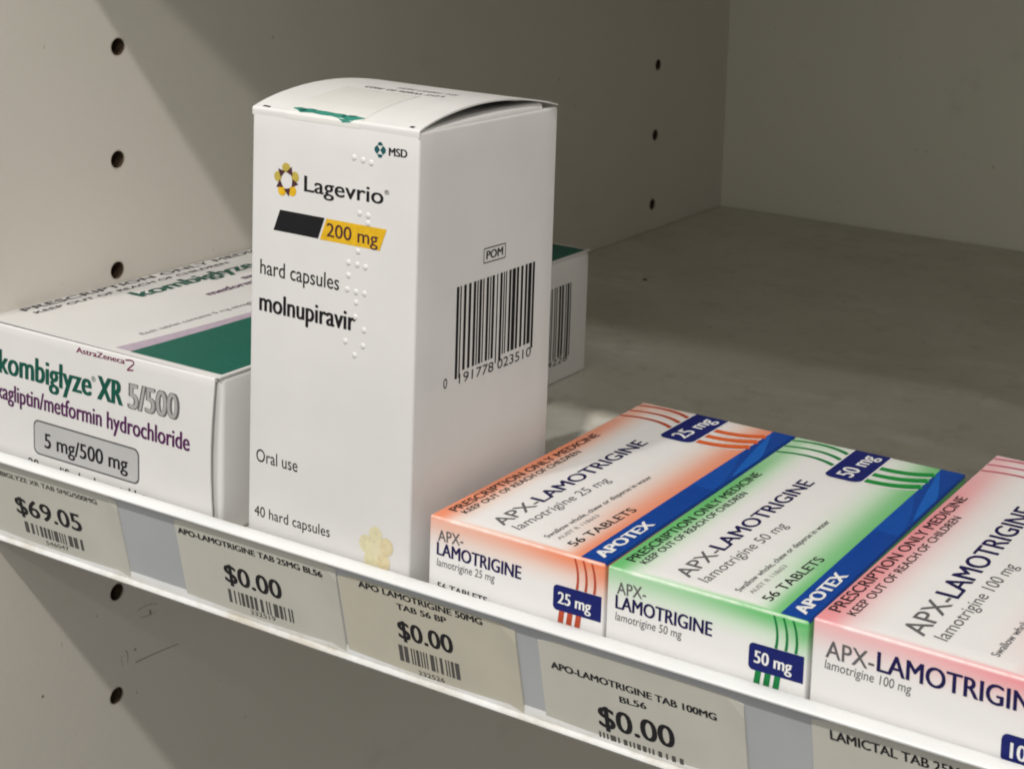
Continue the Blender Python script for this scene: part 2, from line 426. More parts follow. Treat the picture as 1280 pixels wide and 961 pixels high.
# ------------------------------------------------------------------ shelves with their plastic price strip
PROFILE = [(0.0, -0.03), (0.0, 6.4), (-0.2, 6.75), (-0.7, 6.9), (-1.8, 6.65), (-2.7, 6.2), (-3.1, 5.75), (-3.05, 5.4), (-2.7, 5.2), (-2.1, 5.2)]
LY, LZ = -3.1394, 5.6944
LD = (0.2291, -0.9734); LN = (-0.9734, -0.2291)                    # along the face, and out of it
def face_pt(s, o): return (LY + LD[0] * s - LN[0] * 1.5 + LN[0] * o, LZ + LD[1] * s - LN[1] * 1.5 + LN[1] * o)
PROFILE += [face_pt(s, 0) for s in (0.9, 2.4, 8, 14, 20, 24.4)]
RB = [face_pt(24.6, 0.2), face_pt(24.8, 0.8), face_pt(25.05, 1.3), face_pt(25.4, 1.5), face_pt(25.8, 1.42), face_pt(26.15, 1.1), face_pt(26.4, 0.6), face_pt(26.55, 0.1)]
PROFILE += RB + [(3.45, -19.4), (3.45, -0.03)]
def make_strip(parent, x0, x1, dz):
    vs, fs = [], []; n = len(PROFILE); m = 44; rnd = random.Random(3)
    xs = [x0 + (x1 - x0) * i / m for i in range(m + 1)]
    for i, x in enumerate(xs):
        vs += [(x, y, z + dz) for (y, z) in PROFILE]
    for i in range(m):
        for k in range(n):
            a, b = i * n + k, i * n + (k + 1) % n
            fs.append((a, b, b + n, a + n))
    fs += [tuple(range(n)), tuple(range(m * n, (m + 1) * n))[::-1]]
    o = obj('price_strip', vs, fs, M['strip'], parent)
    bm = bmesh.new(); bm.from_mesh(o.data); bmesh.ops.recalc_face_normals(bm, faces=bm.faces[:]); bm.to_mesh(o.data); bm.free()
    for p in o.data.polygons: p.use_smooth = len(p.vertices) == 4
    md = o.modifiers.new('edges', 'EDGE_SPLIT'); md.split_angle = radians(38)
    # recessed channel floor that holds the tickets
    vs = []; fs = []
    for x in xs:
        for s in (0.95, 24.3):
            y, z = face_pt(s, 0.03); vs.append((x, y, z + dz))
    for i in range(m): fs.append((2 * i, 2 * i + 1, 2 * i + 3, 2 * i + 2))
    obj('ticket_channel', vs, fs, M['groove'], o)
    return o
def shelf(z, label):
    t = tag(empty('shelf', (0, 0, z)), label, 'shelf', 'shelves of the cabinet')
    mb = MB(); mb.box((0.6, 3.5, -18), (879.4, 435.6, 0)); bevel(mb.build('shelf_board', M['shelf'], t), 0.3, 1)
    make_strip(t, 0.8, 879.2, 0)
    return t
shelf(0, 'dusty grey brown shelf with a white price strip, carrying the medicine boxes')
shelf(188, 'upper shelf above the medicine boxes, shading the back of the cabinet')
crumb = MB()
crumb.add([(-0.9, -0.4, 0.02), (0.8, -0.6, 0.02), (1.3, 0.3, 0.02), (-0.2, 0.8, 0.02), (-0.3, 0.0, 0.7), (0.7, 0.1, 0.5)],
          [(0, 1, 5, 4), (1, 2, 5), (2, 3, 4, 5), (3, 0, 4)])
c_ = crumb.build('dirt_flake', M['dirt']); c_.location = (0.0423, 0.284, 0)
tag(c_, 'tiny dark flake of dirt lying on the bare shelf behind the boxes', 'dirt')

# ================================================================== TALL WHITE CAPSULE CARTON
LW, LDp, LH = 48.0, 54.3, 105.88
t = tag(empty('capsule_carton', (92.08, 2.0, 0), -0.0164), 'tall white upright carton with a black and yellow 200 mg stripe and arched lid', 'medicine box')
LB = (0.35, 0.35, 0)
vs, fs = rounded_box(LW, LDp, LH - 0.5, 0.75, (10, 10, 16), LB)
body = obj('carton_body', vs, fs, M['paper'], t, True)
mp = maps(LW, LDp, LH - 0.5, LB); F, R = mp['front'], mp['right']
ARCH = 3.8
def arch(y): s = min(max(y / LDp, 0), 1); return ARCH * (sin(pi * s ** 0.92)) ** 0.85 if 0 < s < 1 else 0.0
WRAP = [(-1.6, 0.0, -1.75), (-1.0, -0.03, -1.15), (-0.55, -0.05, -0.70), (-0.25, -0.03, -0.40), (0.0, 0.06, -0.14), (0.25, 0.25, 0.0), (0.5, 0.5, 0.04)]
def lid_pt(x, v, o):                                 # v runs up the front tuck (negative) and back over the arched lid
    if v >= 0.5:
        y, z = v, LH + 0.04 + arch(v) - arch(0.5) * max(0.0, 1 - (v - 0.5) / 6.0) * 0.55
    else:
        v = max(v, WRAP[0][0])
        for (a, b) in zip(WRAP, WRAP[1:]):
            if v <= b[0]: f = (v - a[0]) / (b[0] - a[0]); y, z = a[1] + (b[1] - a[1]) * f, LH + a[2] + (b[2] - a[2]) * f; break
        z += arch(0.5) * 0.45 * max(0.0, (v + 0.25) / 0.75)
    z += -0.06 * arch(max(v, 0)) * sin(pi * x / LW)
    k = min(max((v + 0.25) / 0.6, 0.0), 1.0)
    return (x, y - o * (1 - k), z + o * k)
def lid_z(x, y): return lid_pt(x, y, 0)[2]
lvs, lfs = [], []; nx = 8
rows = [w_[0] for w_ in WRAP] + [0.5 + (LDp - 0.65) * (k_ / 34) for k_ in range(1, 35)]; ny = len(rows) - 1
for side_ in (0, 1):
    for i in range(nx + 1):
        for v in rows: lvs.append(lid_pt(LW * i / nx, v, 0.0 if side_ == 0 else -0.40))
N1 = (nx + 1) * (ny + 1)
for i in range(nx):
    for j in range(ny):
        a = i * (ny + 1) + j; q = (a, a + ny + 1, a + ny + 2, a + 1)
        lfs.append(q); lfs.append(tuple(k + N1 for k in q[::-1]))
ring_ = [i * (ny + 1) for i in range(nx + 1)] + [nx * (ny + 1) + j for j in range(1, ny + 1)] + [i * (ny + 1) + ny for i in range(nx - 1, -1, -1)] + [j for j in range(ny - 1, 0, -1)]
for i in range(len(ring_)):
    a, b = ring_[i], ring_[(i + 1) % len(ring_)]; lfs.append((b, a, a + N1, b + N1))
lid = obj('lid', lvs, lfs, M['paper'], t, True)
lid.modifiers.new('edges', 'EDGE_SPLIT').split_angle = radians(60)
lidmap = lambda u, v, o=0.06: lid_pt(u, v, o)                       # u across, v back from the front fold
# folded dust flap that shows under the raised lid
mb = MB(); k = 14
pr = [(LW - 0.30, 0), (LW - 0.34, 0.7), (LW - 0.55, 1.35), (LW - 1.1, 1.8), (LW - 2.6, 2.0), (LW - 9, 1.2)]
vs = []; fs = []
for j in range(k + 1):
    y = 0.9 + (LDp - 7.5) * j / k
    for (x, dz) in pr: vs.append((x, y, LH - 0.75 + dz * (0.25 + 0.75 * sin(pi * min(1, j / k * 1.25 + 0.02) * 0.5))))
for j in range(k):
    for i in range(len(pr) - 1):
        a = j * len(pr) + i; fs.append((a, a + 1, a + len(pr) + 1, a + len(pr)))
obj('dust_flap', vs, fs, M['paper'], t, True)
for q in ([(2.3, 0.75), (4.6, 0.55), (4.7, 1.05), (2.6, 1.25)], [(44.6, 0.6), (45.9, 0.55), (45.9, 1.2), (44.8, 1.25)]): shapes('tuck_slit', lid, lidmap, [q], M['soft_black'], 0.05)
# tamper seal: clear film over the lid with green print along the fold
film = patch('seal_film', t, lambda u, v, o: lidmap(v, u, o), lambda u: 10.2, lambda u: 31.8, -1.4, 21.0, M['film'], 0.05, 40, 6)
def strip_poly(name, top, bot, mat, lift):          # a printed shape laid over the fold in narrow slices
    polys = []
    for (a, b, c, d) in zip(top, top[1:], bot, bot[1:]):
        n = 5
        for k in range(n):
            f0, f1 = k / n, (k + 1) / n
            L = lambda p, q, f: (p[0] + (q[0] - p[0]) * f, p[1] + (q[1] - p[1]) * f)
            polys.append([L(c, a, f0), L(d, b, f0), L(d, b, f1), L(c, a, f1)])
    return shapes(name, film, lidmap, polys, mat, lift)
strip_poly('seal_print', [(10.8, 2.0), (12.4, 2.5), (14.0, 2.3), (15.6, 2.6), (17.2, 2.2), (20, 2.3), (23, 2.0), (25.4, 2.1), (26.6, 1.8), (28.8, 2.2), (29.6, 1.9), (31.6, 1.7)],
           [(10.8, 1.6), (12.4, 1.2), (14.0, 0.3), (15.6, 0.6), (17.2, 0.8), (20, 0.5), (23, 0.6), (25.4, 0.1), (26.6, -0.5), (28.8, -0.3), (29.6, 0.2), (31.6, 1.3)], M['green_seal'], 0.09)
shapes('seal_print', film, lidmap, [[(12.6, 1.2), (14.0, 2.1), (15.2, 1.6), (14.4, 0.7)], [(16.0, 2.2), (17.2, 2.4), (17.0, 1.5)], [(25.6, 0.6), (25.4, 1.5), (26.4, 1.7), (26.6, 0.9)], [(26.9, 1.9), (28.6, 2.0), (29.0, 1.4), (27.2, 1.45)], [(26.5, 0.1), (27.4, 0.5), (28.2, 0.1), (27.2, -0.3)]], M['dark_seal'], 0.13)
# batch and expiry print, upside down for the viewer
text('batch_text', t, lidmap, 'LOT W026 03 2023', (36.5, 24.2), (13.5, 24.6), 1.7, M['grey'], bold=0.05)
text('batch_text', t, lidmap, 'SN 10847 2651', (37.5, 28.4), (20.0, 28.8), 1.7, M['grey'], bold=0.03)

# front print
def msd(cx, cy, k):
    P = [[(-1.62, 0.0), (-1.45, 0.45), (-0.80, 1.02), (-0.05, 0.03), (-0.80, -1.02), (-1.45, -0.45)],
         [(1.62, 0.0), (1.45, -0.45), (0.80, -1.02), (0.05, -0.03), (0.80, 1.02), (1.45, 0.45)],
         [(-0.78, 1.15), (-0.32, 1.72), (0.32, 1.72), (0.78, 1.15), (0.30, 0.95), (-0.30, 0.95)],
         [(-0.78, -1.15), (-0.30, -0.95), (0.30, -0.95), (0.78, -1.15), (0.32, -1.72), (-0.32, -1.72)]]
    return [[(cx + x * k, cy + y * k) for x, y in p] for p in P]
shapes('maker_emblem', t, F, msd(37.4, 100.4, 1.0), M['teal'])
text('maker_text', t, F, 'MSD', (39.9, 99.45), (44.8, 99.55), 1.75, M['black'], bold=0.10)
petals, petals2, tri = [], [], []
for k, a0 in enumerate((95, 23, -49, -121, 167)):
    a = radians(a0); c0 = (10.75 + 2.72 * cos(a), 90.1 + 2.95 * sin(a))
    tx, ty = -sin(a), cos(a)
    pts = []
    for i in range(14):
        b = 2 * pi * i / 14
        pts.append((c0[0] + 1.12 * cos(b) * cos(a) + 1.22 * sin(b) * tx, c0[1] + 1.12 * cos(b) * sin(a) + 1.22 * sin(b) * ty))
    (petals if k in (2, 3) else petals2).append(pts)
    b = radians(a0 - 33); q = (10.75 + 2.35 * cos(b), 90.1 + 2.5 * sin(b))
    tri.append([(q[0] + 1.22 * cos(g), q[1] + 1.22 * sin(g)) for g in (b + 0.2, b + 2.25, b + 4.2)])
shapes('ring_emblem', t, F, petals, M['yellow'], 0.06); shapes('ring_emblem', t, F, petals2, M['olive_gold'], 0.06)
shapes('ring_emblem', t, F, tri, M['brown'], 0.09)
text('name_text', t, F, 'Lagevrio', (16.1, 88.4), (38.6, 88.55), 3.55, M['black'], bold=0.11)
text('registered_mark', t, F, '®', (38.9, 90.8), (40.2, 90.8), 0.95, M['black'])
shapes('black_stripe', t, F, [[(8.9, 83.15), (22.2, 83.15), (20.4, 78.2), (7.0, 78.2)]], M['black'])
yb = shapes('yellow_stripe', t, F, [[(22.75, 83.1), (39.8, 83.1), (38.0, 78.1), (20.95, 78.1)]], M['yellow'])
text('strength_text', yb, F, '200 mg', (22.9, 79.15), (37.4, 79.1), 3.05, M['brown'], ref=DIG, bold=0.05, lift=0.09)
text('form_text', t, F, 'hard capsules', (3.1, 67.4), (26.8, 67.4), 3.45, M['soft_black'], ref=ASC, bold=0.03)
text('substance_text', t, F, 'molnupiravir', (3.1, 58.75), (31.6, 58.9), 4.45, M['black'], ref=ASC, bold=0.17)
text('route_text', t, F, 'Oral use', (2.6, 22.5), (15.4, 22.65), 3.0, M['soft_black'])
text('count_text', t, F, '40 hard capsules', (2.2, 9.2), (25.3, 9.45), 2.5, M['soft_black'], ref=DIG)
pp, pg = [], []
for k, a0 in enumerate((95, 23, -49, -121, 167)):
    a = radians(a0); c0 = (38.8 + 3.1 * cos(a), 9.9 + 3.3 * sin(a))
    (pg if k in (1, 2) else pp).append([(c0[0] + 1.9 * cos(2 * pi * i / 14), c0[1] + 2.1 * sin(2 * pi * i / 14)) for i in range(14)])
shapes('pale_emblem', t, F, pp, M['pale_yellow'], 0.06); shapes('pale_emblem', t, F, pg, M['pale_gold'], 0.075)
shapes('pale_emblem', t, F, [[(38.8 + 2.6 * cos(2 * pi * i / 14), 9.9 + 2.6 * sin(2 * pi * i / 14)) for i in range(14)]], plain('pale_cream_ink', (0.68, 0.62, 0.44)), 0.05)
# raised braille
dots = [(30.2, 97.8), (32.7, 97.5), (35.0, 97.2), (32.1, 85.6), (34.5, 85.4), (34.5, 83.7), (31.9, 77.0), (29.3, 74.1), (31.8, 74.0), (34.1, 73.8),
        (29.4, 71.2), (29.1, 68.0), (31.6, 67.8), (34.0, 67.8), (31.7, 65.4), (31.6, 62.1), (34.1, 59.5), (28.9, 56.1), (33.9, 55.9), (31.6, 53.4)]
mb = MB()
for (u, v) in dots:
    vs, fs = [], []; n = 14; rr = 0.70
    for k in range(5):
        for i in range(n):
            a = 2 * pi * i / n; r = rr * cos(k * pi / 8.6); vs.append(F(u + r * cos(a), v + r * sin(a), 0.23 * sin(k * pi / 8) - 0.02))
    for k in range(4):
        for i in range(n): j = (i + 1) % n; fs.append((k * n + i, k * n + j, k * n + n + j, k * n + n + i))
    fs.append(tuple(4 * n + i for i in range(n))); mb.add(vs, fs)
mb.build('braille_dots', M['paper'], t, True)
# right side print (the square code is left blank)
frm = [(24.6, 75.55), (33.2, 75.4), (33.15, 72.05), (24.6, 72.2)]
pr = []
for i in range(4): pr += ribbon([frm[i], frm[(i + 1) % 4]], 0.22)
fr = shapes('class_frame', t, R, pr, M['soft_black'])
text('class_text', fr, R, 'POM', (25.6, 72.95), (32.1, 72.85), 1.9, M['black'], bold=0.08)
bars('barcode', t, R, 14.6, 46.5, 48.8, 68.6, M['black'], 70, 23, 1.5)
text('barcode_digits', t, R, '0', (10.5, 46.1), (11.9, 46.1), 2.3, M['soft_black'], ref=DIG)
text('barcode_digits', t, R, '191778', (16.2, 45.9), (29.6, 45.6), 2.3, M['soft_black'], ref=DIG)
text('barcode_digits', t, R, '023510', (31.2, 45.6), (45.4, 45.4), 2.3, M['soft_black'], ref=DIG)

# ================================================================== LONG GREEN AND WHITE CARTON AGAINST THE WALL
KW, KD, KH = 82.84, 167.0, 40.19
kx = 82.7627 - KW * cos(-0.009); ky = 2.05 - KW * sin(-0.009)
t = tag(empty('tablet_carton', (kx, ky, 0), -0.009), 'long white carton with a green top panel, lying against the wall behind the tall carton', 'medicine box')
KB = (0.9, 0.0, 0.35)
vs, fs = rounded_box(KW, KD, KH - 0.55, 1.3, (10, 16, 8), (KB[0], 0.2, 0.0))
vs = [(a, 1.0 + b * (KD - 1.0) / KD, c) for a, b, c in vs]
obj('carton_body', vs, fs, M['paper'], t, True)
km = maps(KW, KD, KH, KB)
T, R = km['top'], km['right']
# top panel sheet
nx, ny = 14, 22; vs = []
for s in (0, 1):
    for i in range(nx + 1):
        for j in range(ny + 1):
            v = KW * i / nx; u0_ = 0.12 + 0.75 * (v / KW); u = u0_ + (KD - u0_) * j / ny; x, y, z = T(u, v, 0.0 if s == 0 else -0.45); vs.append((x, y, z))
fs = []; N1 = (nx + 1) * (ny + 1)
for i in range(nx):
    for j in range(ny):
        a = i * (ny + 1) + j; q = (a, a + 1, a + ny + 2, a + ny + 1); fs.append(q); fs.append(tuple(k + N1 for k in q[::-1]))
rg = [i * (ny + 1) for i in range(nx + 1)] + [nx * (ny + 1) + j for j in range(1, ny + 1)] + [i * (ny + 1) + ny for i in range(nx - 1, -1, -1)] + [j for j in range(ny - 1, 0, -1)]
for i in range(len(rg)): a, b = rg[i], rg[(i + 1) % len(rg)]; fs.append((a, b, b + N1, a + N1))
tp = obj('top_panel', vs, fs, M['paper'], t, True); tp.modifiers.new('edges', 'EDGE_SPLIT').split_angle = radians(40)
# end flap, tucked under the top panel, its right edge standing a little proud
def flap_y(u, v): return -(0.50 + 0.30 * sin(pi * min(max(v / KH, 0), 1)))
def Fk(u, v, o=0.06): return (u, flap_y(u, v) - o, v)
vs = []; nu = 20
prof = [0.0, 0.12, 0.25, 0.4, 0.55, 0.7, 0.82, 0.9, 0.95]
for s in (0, 1):
    for i in range(nu + 1):
        f = i / nu; dropz = 0.0
        top = KH - 0.85 - dropz
        col = []
        for q in prof:
            v = top * q / 0.95; um = KW - 1.0 - 1.0 * sin(pi * v / KH) ** 1.2; col.append((0.4 + (um - 0.4) * f, flap_y(0, v), v))
        u1 = KW - 1.2; u = 0.4 + (u1 - 0.4) * f
        col += [(u, -0.42, top + 0.30), (u, -0.24, top + 0.52), (u, 0.0, top + 0.46), (u, 0.18, top - 0.6)]
        for (a, b, c) in col: vs.append((a, b + (0 if s == 0 else 0.36), c - (0 if s == 0 else (0.36 if c > top + 0.1 else 0))))
npf = len(prof) + 4; N1 = (nu + 1) * npf; fs = []
for i in range(nu):
    for j in range(npf - 1):
        a = i * npf + j; q = (a, a + npf, a + npf + 1, a + 1); fs.append(q); fs.append(tuple(k + N1 for k in q[::-1]))
for j in range(npf - 1):
    a = nu * npf + j; fs.append((a, a + 1, a + 1 + N1, a + N1)[::-1]); fs.append((j, j + 1, j + 1 + N1, j + N1))
flap = obj('end_flap', vs, fs, M['paper'], t, True); flap.modifiers.new('edges', 'EDGE_SPLIT').split_angle = radians(50)
text('name_text', t, Fk, 'kombiglyze', (6.5, 26.95), (40.4, 27.35), 6.2, M['kgreen'], ref=ASC, bold=0.31)
text('registered_mark', t, Fk, '®', (40.5, 31.2), (42.0, 31.2), 1.3, M['kgreen'])
text('name_text', t, Fk, 'XR', (42.9, 27.1), (51.3, 27.1), 6.0, M['kgreen'], bold=0.38)
text('ratio_text', t, Fk, '5/500', (53.7, 27.0), (70.3, 27.35), 6.4, M['grey'], ref=DIG, bold=0.50)
text('ratio_text', t, Fk, '5/500', (53.95, 27.15), (70.05, 27.5), 6.1, plain('pale_letter_ink', (0.36, 0.355, 0.35)), ref=DIG, bold=0.16, lift=0.14)
text('substance_text', t, Fk, 'saxagliptin/metformin hydrochloride', (1.4, 20.05), (74.1, 20.45), 4.3, M['plum'], ref=ASC, bold=0.15)
pl = shapes('strength_badge', t, Fk, [rrect(19.4, 8.0, 57.3, 17.2, 1.8)], M['grey'], 0.05)
shapes('badge_fill', pl, Fk, [rrect(19.85, 8.45, 56.85, 16.75, 1.5)], M['pill'], 0.08)
text('strength_text', pl, Fk, '5 mg/500 mg', (23.6, 10.35), (53.3, 10.6), 3.9, M['black'], ref=DIG, bold=0.13, lift=0.11)
text('count_text', t, Fk, '28 modified release tablets', (17.3, 4.0), (61.0, 4.1), 2.4, M['black'], ref=DIG, bold=0.06)
text('maker_text', t, Fk, 'AstraZeneca', (35.0, 37.55), (52.0, 37.75), 1.4, M['maroon'], bold=0.10)
shapes('maker_emblem', t, Fk, ribbon(bez((52.2, 38.75), (55.6, 39.5), (55.0, 38.2), 8) + bez((55.0, 38.2), (52.6, 36.3), (53.0, 36.4), 8)[1:] + [(55.0, 36.7)], 0.38), M['maroon'])
text('class_text', tp, T, 'PRESCRIPTION ONLY MEDICINE', (10.2, 79.4), (112.0, 79.2), 2.75, M['black'], bold=0.11)
text('warning_text', tp, T, 'KEEP OUT OF REACH OF CHILDREN', (10.6, 75.4), (81.5, 75.1), 1.9, M['black'], bold=0.07)
text('name_text', tp, T, 'kombiglyze', (38.9, 66.3), (84.0, 66.0), 6.3, M['kgreen'], ref=ASC, bold=0.40)
text('name_text', tp, T, 'XR 5/500', (87.5, 66.0), (122.0, 66.0), 5.6, M['kgreen'], bold=0.25)
text('substance_text', tp, T, 'saxagliptin/', (70.0, 58.0), (96.0, 58.0), 3.0, M['plum'], ref=ASC, bold=0.16)
text('substance_text', tp, T, 'metformin hydrochloride', (51.0, 52.9), (104.0, 52.6), 3.0, M['plum'], ref=ASC, bold=0.16)
text('content_text', tp, T, 'Each tablet contains 5 mg saxagliptin and 500 mg', (13.3, 39.4), (72.0, 37.6), 1.7, M['grey'], ref=ASC)
gtop = lambda u: 28.2 + 3.4 * math.exp(-max(u, 0) / 40)
patch('green_panel', tp, T, lambda u: 1.0, gtop, 1.7, KD - 1.2, M['kpanel'], 0.05, 40, 5)
patch('lilac_band', tp, T, gtop, lambda u: gtop(u) + 2.6 + 3.0 * math.exp(-max(u, 0) / 30), 2.0, KD - 1.2, M['lilac'], 0.05, 40, 2)
bars('barcode', t, R, 112.0, 156.0, 8.6, 31.7, M['soft_black'], 80, 5, 1.0)
text('barcode_digits', t, R, '9 312146 004228', (112.0, 6.3), (155.0, 6.3), 2.1, M['soft_black'], ref=DIG)

# ================================================================== THREE TABLET CARTONS WITH BLUE SIDE BANDS
def tablet_pack(loc, rz, dims, label, mg, cols, stripe, big=False):
    w, d, h = dims
    t = tag(empty('tablet_carton', loc, rz), label, 'medicine box', 'tablet cartons with blue side bands lying in a row')
    B = (0.25, 0.30, 0.30); band = 6.1 if not big else 7.2
    vs, fs = rounded_box(w, d, h, 0.55, (14, 22, 10), B)
    obj('carton_body', vs, fs, wash_mat('carton_print', w, d, h, cols[0], cols[1], band, 1.35 if big else 1.08), t, True)
    m = maps(w, d, h, B); F, T, R = m['front'], m['top'], m['right']
    S1, S2 = stripe
    # blue band along the right edge, with its lighter ribbons
    bd = patch('blue_band', t, T, lambda u: 0.15, lambda u: band, 0.45, d - 0.4, M['band_blue'], 0.05, 30, 3)
    def ribb(u0, u1, k, mat, l):
        lo = lambda u: 0.35 + (band - 0.35) * max(0.0, (u - u0) / (u1 - u0)) ** k * 0.9
        return patch('band_ribbon', bd, T, lo, lambda u: band, u0, u1, mat, l, 18, 2)
    ribb(d * 0.52, d * 0.78, 1.6, M['band_mid'], 0.075)
    patch('band_ribbon', bd, T, lambda u: 0.35, lambda u: 0.35 + (band - 0.4) * ((u - d * 0.62) / (d * 0.36)) ** 0.8, d * 0.62, d * 0.985, M['band_light'], 0.10, 18, 2)
    patch('band_ribbon', bd, T, lambda u: 0.35, lambda u: 0.35 + (band - 0.4) * max(0, (u - d * 0.78) / (d * 0.2)) ** 1.2, d * 0.78, d * 0.985, M['band_blue'], 0.125, 18, 2)
    k = d / 94.54 if not big else 1.0
    if big:
        text('class_text', t, T, 'PRESCRIPTION ONLY MEDICINE', (4.9, w - 3.4), (76.6, w - 4.1), 2.6, M['soft_black'], bold=0.075)
        text('warning_text', t, T, 'KEEP OUT OF REACH OF CHILDREN', (5.2, w - 6.5), (64.4, w - 6.9), 1.95, M['soft_black'], bold=0.04)
        text('name_text', t, T, 'APX-', (4.8, w - 20.5), (23.3, w - 20.5), 4.7, M['grey'], bold=0.07)
        text('name_text', t, T, 'LAMOTRIGINE', (24.0, w - 20.5), (78.5, w - 20.0), 4.9, M['deep_navy'], bold=0.17)
        text('substance_text', t, T, 'lamotrigine 100 mg', (5.4, w - 24.9), (46.2, w - 25.6), 2.9, M['grey'], ref=ASC, shear=0.12)
        text('dosage_text', t, T, 'Swallow whole, chew or disperse in water', (5.2, w - 35.0), (55.0, w - 36.5), 1.7, M['grey'], ref=ASC, bold=0.03)
        text('count_text', t, T, '56 TABLETS', (4.4, 9.6), (30, 8.8), 2.2, M['soft_black'], bold=0.05)
        text('maker_text', bd, T, 'APOTEX', (3.0, 1.9), (26, 1.8), 2.6, M['white_ink'], bold=0.22, lift=0.15)
        text('name_text', t, F, 'APX-', (3.0, 15.2), (12.9, 15.35), 3.4, M['grey'], bold=0.05)
        text('name_text', t, F, 'LAMOTRIGINE', (13.6, 15.5), (45.8, 16.0), 3.8, M['deep_navy'], bold=0.13)
        text('substance_text', t, F, 'lamotrigine 100 mg', (2.9, 12.9), (20.6, 13.1), 1.85, M['grey'], ref=ASC, shear=0.12)
        bb = shapes('strength_badge', t, F, [rrect(38.1, 5.6, w - 0.3, 11.2, 1.3, (1, 0, 0, 1))], M['navy'], 0.08)
        text('strength_text', bb, F, mg + ' mg', (39.9, 6.8), (50.4, 6.8), 3.0, M['white_ink'], ref=DIG, bold=0.10, lift=0.12)
    else:
        text('class_text', t, T, 'PRESCRIPTION ONLY MEDICINE', (4.6, w - 3.8), (65.2, w - 4.3), 2.3, M['soft_black'], bold=0.075)
        text('warning_text', t, T, 'KEEP OUT OF REACH OF CHILDREN', (5.0, w - 6.3), (52.0, w - 6.9), 1.75, M['soft_black'], bold=0.04)
        text('name_text', t, T, 'APX-', (4.3, 28.2), (19.5, 28.1), 3.75, M['grey'], bold=0.06)
        text('name_text', t, T, 'LAMOTRIGINE', (20.1, 28.1), (66.9, 27.7), 3.85, M['deep_navy'], bold=0.15)
        text('substance_text', t, T, 'lamotrigine %s mg' % mg, (4.3, 24.0), (40.0, 22.3), 2.7, M['grey'], ref=ASC, shear=0.12)
        text('dosage_text', t, T, 'Swallow whole, chew or disperse in water', (4.4, 16.7), (47.4, 15.5), 1.45, M['grey'], ref=ASC, bold=0.025)
        text('listing_text', t, T, 'AUST R 118653', (5.0, 14.2), (20.8, 13.8), 1.1, M['pale_grey'], bold=0.02)
        text('count_text', t, T, '56 TABLETS', (4.0, 9.8), (28.4, 8.6), 2.3, M['soft_black'], bold=0.06)
        text('maker_text', bd, T, 'APOTEX', (2.7, 1.7), (23.7, 1.5), 2.9, M['white_ink'], bold=0.26, lift=0.15)
        text('name_text', t, F, 'APX-', (2.5, 15.9), (9.3, 16.3), 2.5, M['grey'], bold=0.04)
        text('name_text', t, F, 'LAMOTRIGINE', (2.3, 12.75), (24.5, 12.85), 2.85, M['deep_navy'], bold=0.115)
        text('substance_text', t, F, 'lamotrigine %s mg' % mg, (2.3, 10.2), (17.9, 10.5), 1.75, M['grey'], ref=ASC, shear=0.12)
        text('count_text', t, F, '56 TABLETS', (2.6, 4.95 if mg == '25' else 3.9), (16.0, 4.95 if mg == '25' else 3.9), 1.6, M['black'], bold=0.05)
        # strength badge and stripes on the front
        shapes('front_stripe', t, F, [q for i in range(3) for q in ribbon(bez((37.6 + 2.05 * i, h - 0.5), (39.0 + 2.05 * i, 17.5), (38.4 + 2.1 * i, 14.2), 8), 0.42, 0.62)], S1, 0.07)
        shapes('front_stripe', t, F, [[(34.3 + 2.05 * i, 8.6), (35.6 + 2.05 * i, 8.6), (35.3 + 2.05 * i, 6.0), (34.0 + 2.05 * i, 6.0)] for i in range(3)], S1, 0.07)
        rim_ = shapes('strength_badge', t, F, [rrect(32.75, 8.6, w - 0.45, 14.1, 1.0, (1, 0, 0, 1))], M['navy'], 0.09)
        text('strength_text', rim_, F, mg + ' mg', (34.0, 10.2), (41.9, 10.05), 2.55, M['white_ink'], ref=DIG, bold=0.10, lift=0.13)
    # strength badge and stripes at the far end of the top
    e = d; vb0, vb1 = (19.0, 28.4) if not big else (22.0, 32.0)
    rim_ = shapes('badge_outline', t, T, [rrect(e - 22.3, vb0 - 0.4, e - 0.5, vb1 + 0.4, 2.6, (1, 0, 0, 1))], M['white_ink'], 0.10)
    shapes('strength_badge', rim_, T, [rrect(e - 21.8, vb0, e - 0.55, vb1, 2.4, (1, 0, 0, 1))], M['navy'], 0.13)
    text('strength_text', rim_, T, mg + ' mg', (e - 19.4, vb0 + 2.9), (e - 2.8, vb0 + 2.6), 4.2, M['white_ink'], ref=DIG, bold=0.14, lift=0.16)
    L1 = [q for i in range(3) for q in ribbon(bez((e - 3.4 - 4.9 * i, w - 0.5), (e - 0.2 - 4.7 * i, (w + vb1) / 2 - 1), (e - 4.6 - 4.7 * i, vb1 + 0.4), 10), 0.85, 1.5)]
    shapes('end_stripe', t, T, L1, S1, 0.07)
    r1, rw = [], []
    for i in range(3):
        a, c, b = (e - 9.0 - 4.9 * i, vb0 - 0.4), (e - 9.4 - 4.8 * i, (vb0 + band) / 2 - 1), (e - 5.3 - 4.7 * i, band)
        r1 += ribbon(bez(a, c, b, 10), 2.3, 2.6)
        rw += ribbon(bez((a[0] - 2.05, a[1]), (c[0] - 2.05, c[1]), (b[0] - 2.2, b[1]), 10), 0.75, 0.55)
    shapes('end_stripe', t, T, r1, S2, 0.08); shapes('end_stripe', t, T, rw, M['white_ink'], 0.10)
    return t
AW, AD, AH = 44.85, 94.54, 21.2
OR1, OR2 = ink('red_orange_ink', (0.46, 0.075, 0.035)), ink('orange_ink', (0.66, 0.12, 0.03))
GR1, GR2 = ink('leaf_green_ink', (0.012, 0.20, 0.055)), ink('mid_green_ink', (0.015, 0.25, 0.05))
